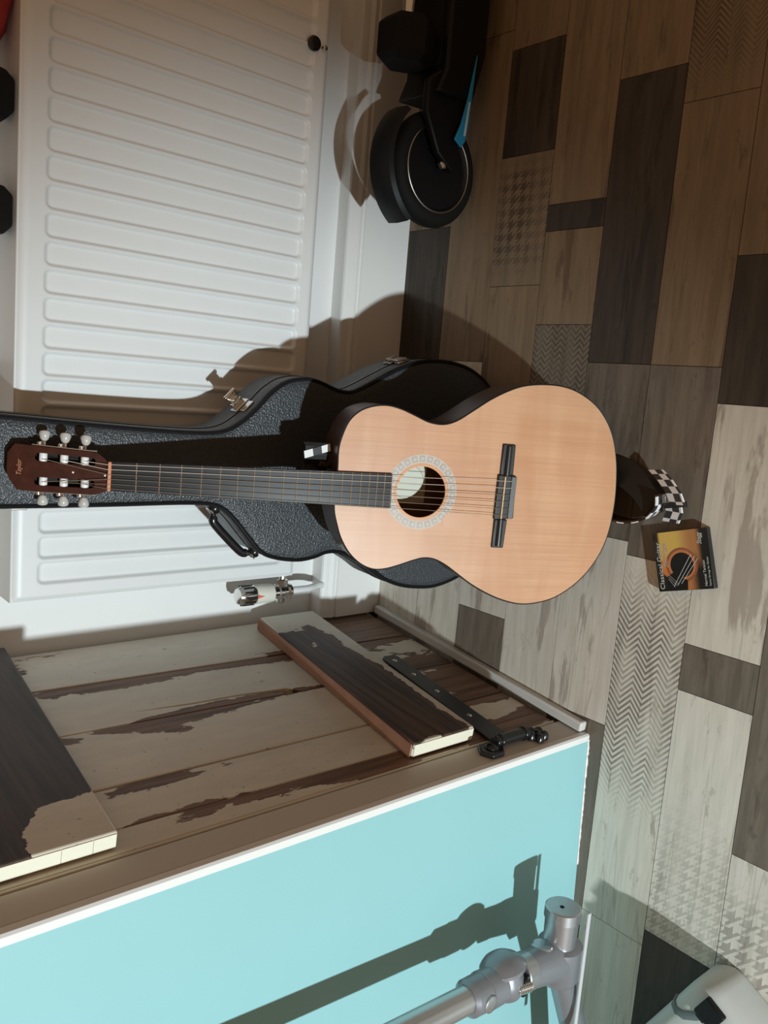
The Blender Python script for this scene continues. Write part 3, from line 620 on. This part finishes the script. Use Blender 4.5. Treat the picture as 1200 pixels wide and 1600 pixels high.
# ------------------------------------------------------------------ guitar strap
def checker(name, cell, c1, c2, zoff=0.0):
    n = NT(name); u = n.t.nodes.new('ShaderNodeUVMap').outputs[0]
    ck = n.t.nodes.new('ShaderNodeTexChecker'); n.put(ck.inputs['Vector'], u); n.put(ck.inputs['Color1'], c1 + (1,)); n.put(ck.inputs['Color2'], c2 + (1,)); ck.inputs['Scale'].default_value = 1 / cell
    n.bump(n.noise(n.vm('MULTIPLY', u, (900, 900, 1)), 1, 2), .2, .0006)
    return n.fin(ck.outputs[0], .55)
M_check = checker('black and white checkered webbing', .0155, (0.03, 0.03, 0.035), (0.82, 0.82, 0.84))
M_leather = plain('glossy black leather', (0.010, 0.009, 0.009), .28, var=.2)
M_suede = plain('brown suede', (0.060, 0.030, 0.016), .7, var=.2)
def ribbon(name, path, ups, width, thick, mat, parent, u0=0.0, side=0):
    """flat strip along a path; ups = direction of its width"""
    P = [V(p) for p in path]; vs = []; us = []; L = u0; n = len(P)
    for i in range(n):
        if i: L += (P[i] - P[i - 1]).length
        t = (P[min(i + 1, n - 1)] - P[max(i - 1, 0)]).normalized(); up = V(ups[i] if isinstance(ups, list) else ups).normalized(); nr = t.cross(up).normalized() * thick / 2
        for b, s in ((0, 1), (1, 1), (1, -1), (0, -1)): vs.append(P[i] + up * (width * b) + nr * s); us.append((L, width * b + .0003))
    fs = [(i * 4 + j, i * 4 + (j + 1) % 4, i * 4 + 4 + (j + 1) % 4, i * 4 + 4 + j) for i in range(n - 1) for j in range(4)] + [(3, 2, 1, 0), (n * 4 - 4, n * 4 - 3, n * 4 - 2, n * 4 - 1)]
    me = bpy.data.meshes.new(name); me.from_pydata([tuple(v) for v in vs], [], fs)
    uv = me.uv_layers.new(name='UVMap')
    for lp in me.loops: uv.data[lp.index].uv = us[lp.vertex_index]
    bm = bmesh.new(); bm.from_mesh(me); bmesh.ops.recalc_face_normals(bm, faces=bm.faces); bm.to_mesh(me); bm.free()
    return finish(name, me, mat, parent, world=True)
strap = empty('guitar_strap', (-.11, -.72, 0)); setp(strap, 'black leather guitar strap with checkered webbing trailing from the guitar onto the floor', 'guitar strap')
z0 = .004
pR = catmull([(-.060, -.585, z0 + .012), (-.046, -.640, z0 + .004), (-.052, -.690, z0), (-.072, -.730, z0), (-.100, -.757, z0)], 5, False)
pL = catmull([(-.100, -.757, z0), (-.122, -.757, z0), (-.146, -.735, z0), (-.158, -.690, z0), (-.150, -.630, z0)], 5, False)
upR = (.25, .20, 1); 
ribbon('leather_end', pR, (-.80, .30, .62), .056, .003, M_leather, strap)
ribbon('leather_lining', [(V(p) + V((-.0030, .0012, -.0012))) for p in pR], (-.80, .30, .62), .053, .0018, M_suede, strap)
ribbon('webbing', pL, (-.10, -.15, 1), .040, .002, M_check, strap)
ribbon('webbing_lining', [(V(p) + V((.0018, .0022, 0))) for p in pL], (-.10, -.15, 1), .039, .0018, M_suede, strap)
tip = catmull([(-.070, -.742, .030), (-.088, -.768, .036), (-.106, -.782, .036), (-.126, -.778, .028)], 5, False)
ribbon('webbing_fold', [(-.060, -.728, .020), (-.076, -.752, .024), (-.095, -.772, .026), (-.115, -.782, .024)], (.10, -.75, .20), .034, .003, M_check, strap, .004)
ribbon('webbing_tail', [(-.112, -.768, .020), (-.128, -.772, .018), (-.147, -.764, .012)], (.02, -.80, .15), .036, .003, M_check, strap, .0)
q = MB(); q.box((-.006, -.020, -.003), (.004, .022, .004), Matrix.Translation((-.113, -.792, .024)) @ Matrix.Rotation(.22, 4, 'Z')); q.build('slider', M_blackgloss, strap, bevel=.001, world=True)
# upper end looped round the neck heel, seen against the case
Pz = lambda x, y, z: tuple(GM @ V((x, y, z)))
ribbon('upper_leather', [Pz(.020, .306, -.060), Pz(.034, .306, -.050), Pz(.050, .306, -.045), Pz(.063, .307, -.046), Pz(.068, .308, -.060)], tuple(GY), .040, .004, M_leather, strap)
ribbon('upper_webbing', [Pz(.0585, .304, -.0415), Pz(.0705, .306, -.0425)], tuple((GY - GX * .35).normalized()), .046, .0025, M_check, strap, .0025)
q = MB(); q.tube([Pz(.03, .304, -.062), Pz(.034, .308, -.047), Pz(.036, .320, -.044)], .005, 8); q.build('strap_knot', M_suede, strap, smooth=True, world=True)

# ------------------------------------------------------------------ string packet box
BM = Matrix.Translation((-.210, -.812, .0)) @ Matrix.Rotation(math.radians(16.5), 4, 'Z')
bx = empty('string_box', mat=BM); setp(bx, 'small square box of classical guitar strings lying on the floor beside the strap', 'box')
n = NT('printed box front'); p = n.obj(); x, y, z = n.sep(p)[0:3]
u = n.math('ADD', n.math('DIVIDE', x, .106), .5); v = n.math('ADD', n.math('DIVIDE', y, .106), .5)
warm = n.mix(n.step(u, .25, .75), (0.62, 0.19, 0.04), (0.66, 0.45, 0.10)); warm = n.mix(n.step(v, .62, .30), warm, (0.45, 0.20, 0.07))
blk = n.math('MAXIMUM', n.step(v, .24, .12), n.step(v, .86, .92)); blk = n.math('MAXIMUM', blk, n.step(n.math('ADD', n.math('MULTIPLY', u, 1.0), n.math('MULTIPLY', n.math('SUBTRACT', .9, v), .9)), .34, .30))
blk = n.math('MAXIMUM', blk, n.math('MULTIPLY', n.step(u, .70, .30), n.step(v, .42, .22)))
M_print = n.fin(n.mix(blk, warm, (0.008, 0.010, 0.010)), .25, coat=.3)
MB().box((-.053, -.053, 0), (.053, .053, .0125)).build('carton', plain('black card', (0.012, 0.013, 0.013), .35), bx, bevel=.0008)
MB().box((-.0525, -.0525, .0120), (.0525, .0525, .0128)).build('front_print', M_print, bx)
hc = (-.008, .002)
holed('soundhole_ring', circle(*hc, .0305), [circle(*hc, .0268)], .0128, .0130, plain('brown printed ring', (0.30, 0.10, 0.05), .3), bx)
holed('soundhole_ring', circle(*hc, .0264), [circle(*hc, .0226)], .0128, .0130, plain('orange printed ring', (0.55, 0.20, 0.08), .3), bx)
q = MB(); q.prism(circle(*hc, .0220), .0128, .0130); q.build('soundhole_print', plain('printed black', (0.006, 0.008, 0.008), .3), bx)
q = MB(); q.prism([(-.0525, .030), (-.0525, -.004), (-.036, -.006), (-.020, .020), (-.028, .034)], .0130, .0131); q.build('fingerboard_print', bpy.data.materials['printed black'], bx)
M_pw = plain('printed white', (0.62, 0.62, 0.60), .35)
for k in range(3):
    q = MB(); a = V((-.045 + .002 * k, .022 - .0075 * k, .0133)); b = V((.010 - .004 * k, -.018 - .006 * k, .0133)); q.cyl(a, b, .00038, n=6); q.build('printed_string', M_pw, bx)
for k in range(3):
    q = MB(); a = V((-.023 - .004 * k, .030 + .0005 * k, .0133)); b = V((-.042 - .002 * k, .012 + .004 * k, .0133)); q.cyl(a, b, .00025, n=6); q.build('printed_fret', M_pw, bx)
T = Matrix.Translation
lettering('title_lettering', 'Classical Guitar', .0120, M_pw, bx, T((-.0495, .0405, .0129)), .0001, 0, xscale=1.12)
lettering('script_lettering', 'Strings', .0130, plain('lilac script', (0.45, 0.38, 0.40), .4), bx, T((-.012, .0285, .0130)), .0001, .35, xscale=1.25)
lettering('maker_lettering', 'Stagg', .0120, M_pw, bx, T((.025, -.0400, .0129)), .0001, .35, xscale=.80)
lettering('tension_lettering', 'Normal Tension', .0068, M_pw, bx, T((-.0480, -.0415, .0129)), .0001, .1, xscale=1.0)
lettering('small_lettering', 'Nylon Strings for Guitar', .0045, M_pw, bx, T((-.0480, -.0485, .0129)), .0001, 0, xscale=1.15)

# ------------------------------------------------------------------ scooter
sc = empty('scooter', (.507, -.19, 0)); setp(sc, 'black electric scooter with a blue flash parked along the skirting', 'scooter')
wc = V((.507, -.185, .116))
def ring_lathe(c, ax, prof, n=48):
    q = MB(); c = V(c); ax = V(ax); u = ax.orthogonal().normalized(); w = ax.cross(u); k = len(prof); vs = []
    for i in range(n):
        t = 2 * math.pi * i / n; rd = u * math.cos(t) + w * math.sin(t)
        for h, r in prof: vs.append(c + ax * h + rd * r)
    fs = [(i * k + j, i * k + (j + 1) % k, ((i + 1) % n) * k + (j + 1) % k, ((i + 1) % n) * k + j) for i in range(n) for j in range(k)]
    return q.add(vs, fs)
ty = [(.024 * math.cos(a), .094 + .022 * math.sin(a)) for a in [j * math.pi / 8 for j in range(16)]]
ring_lathe(wc, (0, 1, 0), ty).build('tyre', M_rubber, sc, smooth=True, world=True)
wh = ring_lathe(wc, (0, 1, 0), [(-.022, .088), (-.0235, .084), (-.018, .080), (.018, .080), (.022, .088)]).build('wheel', M_blackgloss, sc, smooth=True, world=True)
q = MB(); q.lathe(wc + V((0, -.016, 0)), (0, 1, 0), [(0, .080), (.002, .081), (.030, .081), (.032, .080)], 40); q.build('wheel_disc', M_black, wh, world=True)
ring_lathe(wc + V((0, -.0225, 0)), (0, 1, 0), [(.0012 * math.cos(a), .0865 + .0013 * math.sin(a)) for a in [j * math.pi / 3 for j in range(6)]]).build('rim_ring', plain('worn rim metal', (0.55, 0.52, 0.46), .35, 1.0), wh, smooth=True, world=True)
q = MB(); q.lathe(wc + V((.01, -.030, -.0)), (0, -1, 0), [(0, .012), (.008, .012), (.012, .008), (.014, .002)], 6); q.build('axle_nut', M_chrome, wh, world=True)
# mudguard
q = MB(); vs = []; k = 22
for i in range(k + 1):
    a = math.radians(48 + (146 - 48) * i / k)
    for r, y in ((.136, -.036), (.144, -.030), (.147, 0), (.144, .030), (.136, .036), (.133, .030), (.137, 0), (.133, -.030)):
        vs.append(wc + V((math.cos(a) * r, y, math.sin(a) * r)))
q.add(vs, [(i * 8 + j, i * 8 + (j + 1) % 8, i * 8 + 8 + (j + 1) % 8, i * 8 + 8 + j) for i in range(k) for j in range(8)] + [tuple(range(8)), tuple(range(k * 8 + 7, k * 8 - 1, -1))])
q.build('mudguard', M_black, sc, smooth=True, world=True)
xz = lambda x, z, y: V((x, y, z))
q = MB(); q.prism([(.50, .098), (.53, .145), (.60, .185), (.665, .185), (.69, .150), (1.35, .150), (1.35, .045), (.74, .040), (.62, .065), (.53, .090)], -.215, -.232, xz); q.build('fork_plate', M_black, sc, bevel=.004, world=True)
q = MB(); q.prism([(.640, .172), (.69, .152), (1.36, .152), (1.36, .050), (.74, .044), (.645, .070)], -.12, -.245, xz); q.build('deck', M_black, sc, bevel=.006, world=True)
q = MB(); q.prism([(.548, .098), (.562, .088), (.600, .082), (.735, .074), (.645, .090), (.592, .104), (.560, .118)], -.246, -.250, xz); q.build('blue_flash', plain('blue plastic', (0.02, 0.26, 0.50), .4), sc, bevel=.001, world=True)
q = MB(); q.prism([(.572, .0895), (.640, .0835), (.640, .0875), (.572, .0945)], -.250, -.2505, xz); q.build('white_mark', plain('pale print', (0.55, 0.62, 0.68), .5), sc, world=True)
q = MB(); q.box((.70, -.225, .150), (1.36, -.14, .156)); q.build('deck_mat', M_rubber, sc, world=True)

# ------------------------------------------------------------------ dumbbells
def dumbbell(name, c, ax, ln, r, hl, label):
    c = V(c); ax = V(ax).normalized(); t = empty(name, c); setp(t, label, 'dumbbell', None, 'black hexagonal dumbbells')
    zz = V((0, 0, 1)); sd = ax.cross(zz).normalized()
    for s in (-1, 1):
        q = MB(); vs = []
        e = c + ax * s * ln / 2
        for h, k in ((-hl / 2, .74), (-hl / 2 + .014, 1.0), (hl / 2 - .014, 1.0), (hl / 2, .74)):
            for i in range(6):
                a = math.pi / 3 * i; vs.append(e + ax * h + (sd * math.cos(a) + zz * math.sin(a)) * r * k)
        q.add(vs, [(j * 6 + i, j * 6 + (i + 1) % 6, j * 6 + 6 + (i + 1) % 6, j * 6 + 6 + i) for j in range(3) for i in range(6)] + [tuple(range(5, -1, -1)), tuple(range(18, 24))])
        q.build('weight_head', M_rubber, t, bevel=.003, world=True)
    q = MB(); q.lathe(c - ax * (ln / 2 - hl / 2), ax, [(0, .012), (.02, .013), ((ln - hl) / 2, .016), (ln - hl - .02, .013), (ln - hl, .012)], 20); q.build('grip', M_chrome, t, smooth=True, world=True)
    return t
dumbbell('dumbbell', (.365, -.064, RZ1 + .001 + .052 * .866), (1, 0, 0), .175, .052, .075, 'black hexagonal dumbbell lying on top of the radiator')
dumbbell('dumbbell', (.835, -.180, 0.1565 + .060 * .866), (1, .0, 0), .205, .060, .088, 'black hexagonal dumbbell resting on the scooter deck')
# red cloth bundle on the radiator
rb = empty('cloth_bundle', (.60, -.05, RZ1)); setp(rb, 'dark red cloth bundle on top of the radiator beside the dumbbell', 'cloth')
q = MB(); vs = []; nu, nv = 28, 12
for j in range(nv + 1):
    ph = math.pi * j / nv
    for i in range(nu):
        th = 2 * math.pi * i / nu; r = 1 + .07 * math.sin(5 * th + 2 * ph) + .05 * math.sin(9 * th - 3 * ph)
        vs.append((.605 + .100 * r * math.sin(ph) * math.cos(th), -.050 + .058 * r * math.sin(ph) * math.sin(th), RZ1 + .001 + max(0, .055 - .058 * math.cos(ph) * (1 + .1 * math.sin(3 * th)))))
q.add(vs, [(j * nu + i, j * nu + (i + 1) % nu, (j + 1) * nu + (i + 1) % nu, (j + 1) * nu + i) for j in range(nv) for i in range(nu)])
q.build('cloth', plain('red fabric', (0.36, 0.030, 0.030), .8, var=.25, bump=.3), rb, smooth=True, world=True)
q = MB(); q.tube(catmull([(.66, -.108, 1.00), (.62, -.106, 1.02), (.58, -.104, 1.015), (.55, -.098, .99)], 4, False), .010, 10); q.build('dark_cord', plain('dark maroon cord', (0.05, 0.012, 0.012), .8), rb, smooth=True, world=True)

# ------------------------------------------------------------------ silver upright stand
st = empty('equipment_stand', (-.90, -.80, 0)); setp(st, 'silver tubular equipment stand with a jointed pole in front of the teal wall', 'stand')
Y0 = -.80
q = MB(); q.lathe((-.800, Y0, .226), (-1, 0, 0), [(0, .029), (.002, .0315), (.020, .0320), (.0205, .0295), (.060, .0285), (.075, .0285)], 36); ft = q.build('end_cap', M_silver, st, smooth=True, world=True)
q = MB(); q.lathe((-.7995, Y0, .230), (1, 0, 0), [(0, .004), (.0006, .003), (.0008, .001)], 12); q.build('cap_screw', M_black, ft, smooth=True, world=True)
q = MB(); q.box((-1.10, Y0 - .038, .196), (-.803, Y0 - .034, .204)); q.build('cover_plate', plain('pale grey plastic', (0.55, 0.56, 0.57), .4), st, bevel=.001, world=True)
q = MB(); q.lathe((-.858, Y0 + .004, .268), (-1, 0, .1), [(0, .016), (.004, .019), (.012, .019), (.013, .016), (.016, .016), (.017, .020), (.030, .020), (.034, .015)], 28); q.build('adjuster_collar', M_silver, st, smooth=True, world=True)
q = MB(); q.lathe((-.868, Y0, .222), (-1, 0, 0), [(0, .032), (.004, .039), (.060, .040), (.072, .032)], 32)
q.tube([(-.896, Y0, .222), (-.893, Y0, .255), (-.889, Y0, .290), (-.886, Y0, .315)], [.037, .035, .032, .030], 24)
q.build('elbow', M_silver_d, st, smooth=True, world=True)
q = MB(); q.tube([(-.887, Y0, .310), (-.884, Y0, .338)], .031, 28); q.build('sleeve', M_silver, st, smooth=True, bevel=.002, world=True)
q = MB(); q.lathe((-.880, Y0 + .0, .366), (1, .25, .10), [(-.028, .020), (-.020, .027), (.0, .031), (.020, .028), (.030, .018)], 28); q.build('joint', M_silver_d, st, smooth=True, world=True)
q = MB(); q.lathe((-.866, Y0 + .004, .369), (1, .25, .12), [(0, .030), (.004, .038), (.010, .039), (.014, .036), (.020, .031), (.026, .022), (.029, .012), (.030, .003)], 32); q.build('joint_cap', M_silver_d, st, smooth=True, world=True)
q = MB()
bz = V((-.884, Y0 - .027, .352)); bd = V((.1, .1, .9)).normalized()
q.cyl(bz - bd * .016, bz + bd * .016, .0075, n=16)
for k in range(7): q.lathe(bz + bd * (-.014 + .0042 * k), bd, [(0, .0076), (.0012, .0098), (.0024, .0098), (.0034, .0076)], 16)
q.build('threaded_bolt', M_chrome, st, smooth=True, world=True)
q = MB(); q.lathe((-.886, Y0 - .024, .345), (0, -1, -.2), [(0, .017), (.003, .017), (.004, .014)], 24); q.build('bolt_socket', M_black, st, smooth=True, world=True)
pd = V((.012, 0, .19)).normalized()
p0 = V((-.879, Y0, .384))
q = MB(); q.lathe(p0, pd, [(0, .024), (.004, .030), (.040, .031), (.041, .0295), (.072, .029), (.078, .0235)], 32); q.build('coupling', M_silver_d, st, smooth=True, world=True)
q = MB(); q.lathe(p0 + pd * .050 + V((0, -.026, 0)), (0, -1, 0), [(0, .014), (.004, .014), (.006, .010)], 20); q.build('lock_button', M_silver, st, smooth=True, world=True)
q = MB(); q.cyl(p0 + pd * .070, p0 + pd * .95, .0215, n=28); q.build('pole', plain('brushed aluminium', (0.60, 0.61, 0.62), .33, .9), st, smooth=True, world=True)
q = MB(); q.tube([(-.915, Y0, .218), (-1.06, Y0 - .005, .158), (-1.30, Y0 - .010, .112), (-1.44, Y0 - .010, .080)], .024, 20); q.build('foot_bar', M_silver_d, st, smooth=True, world=True)
q = MB(); q.lathe((-1.44, Y0 - .01, .021), (0, 0, 1), [(0, .034), (.030, .034), (.045, .028), (.055, .012)], 24); q.build('rubber_foot', M_rubber, st, smooth=True, world=True)
st.location += V((-.018, .015, -.021))

# ------------------------------------------------------------------ white plastic case
uu = V((-.872, .490, 0)); vv = V((-.490, -.872, 0)); PC = Matrix((uu, vv, V((0, 0, 1)))).transposed().to_4x4(); PC.translation = V((-.866, -.990, 0))
pc = empty('plastic_case', mat=PC); setp(pc, 'white rounded plastic case with grey band and black catch beside the silver stand', 'plastic case')
M_wp = plain('off white plastic', (0.55, 0.57, 0.55), .45)
def rr(x0, y0, x1, y1, r, k=8):
    o = []
    for cx, cy, a in ((x0 + r, y0 + r, math.pi), (x1 - r, y0 + r, 1.5 * math.pi), (x1 - r, y1 - r, 0), (x0 + r, y1 - r, .5 * math.pi)):
        for j in range(k + 1): t = a + .5 * math.pi * j / k; o.append((cx + r * math.cos(t), cy + r * math.sin(t)))
    return o
body = rr(0, 0, .34, .26, .045)
shell(body, [(.010, 0), (.003, .004), (0, .012), (0, .070), (.004, .086), (.012, .096), (.024, .100), (.040, .1005)]).build('case_body', M_wp, pc, smooth=True, angle=60)
q = MB(); q.tube([(.098, .004, .006), (.098, .0005, .020), (.098, .0005, .070), (.0965, .005, .0875), (.093, .014, .0968), (.084, .026, .1002), (.064, .038, .1008), (.030, .050, .1008)], .0032, 10, flat=2.4, up=(0, 0, 1))
q.build('band', plain('grey rubber band', (0.13, 0.16, 0.16), .5), pc, smooth=True)
q = MB(); q.box((.010, .030, .099), (.050, .068, .111)); q.box((.044, .036, .099), (.058, .054, .106)); q.build('catch', M_black, pc, bevel=.003)
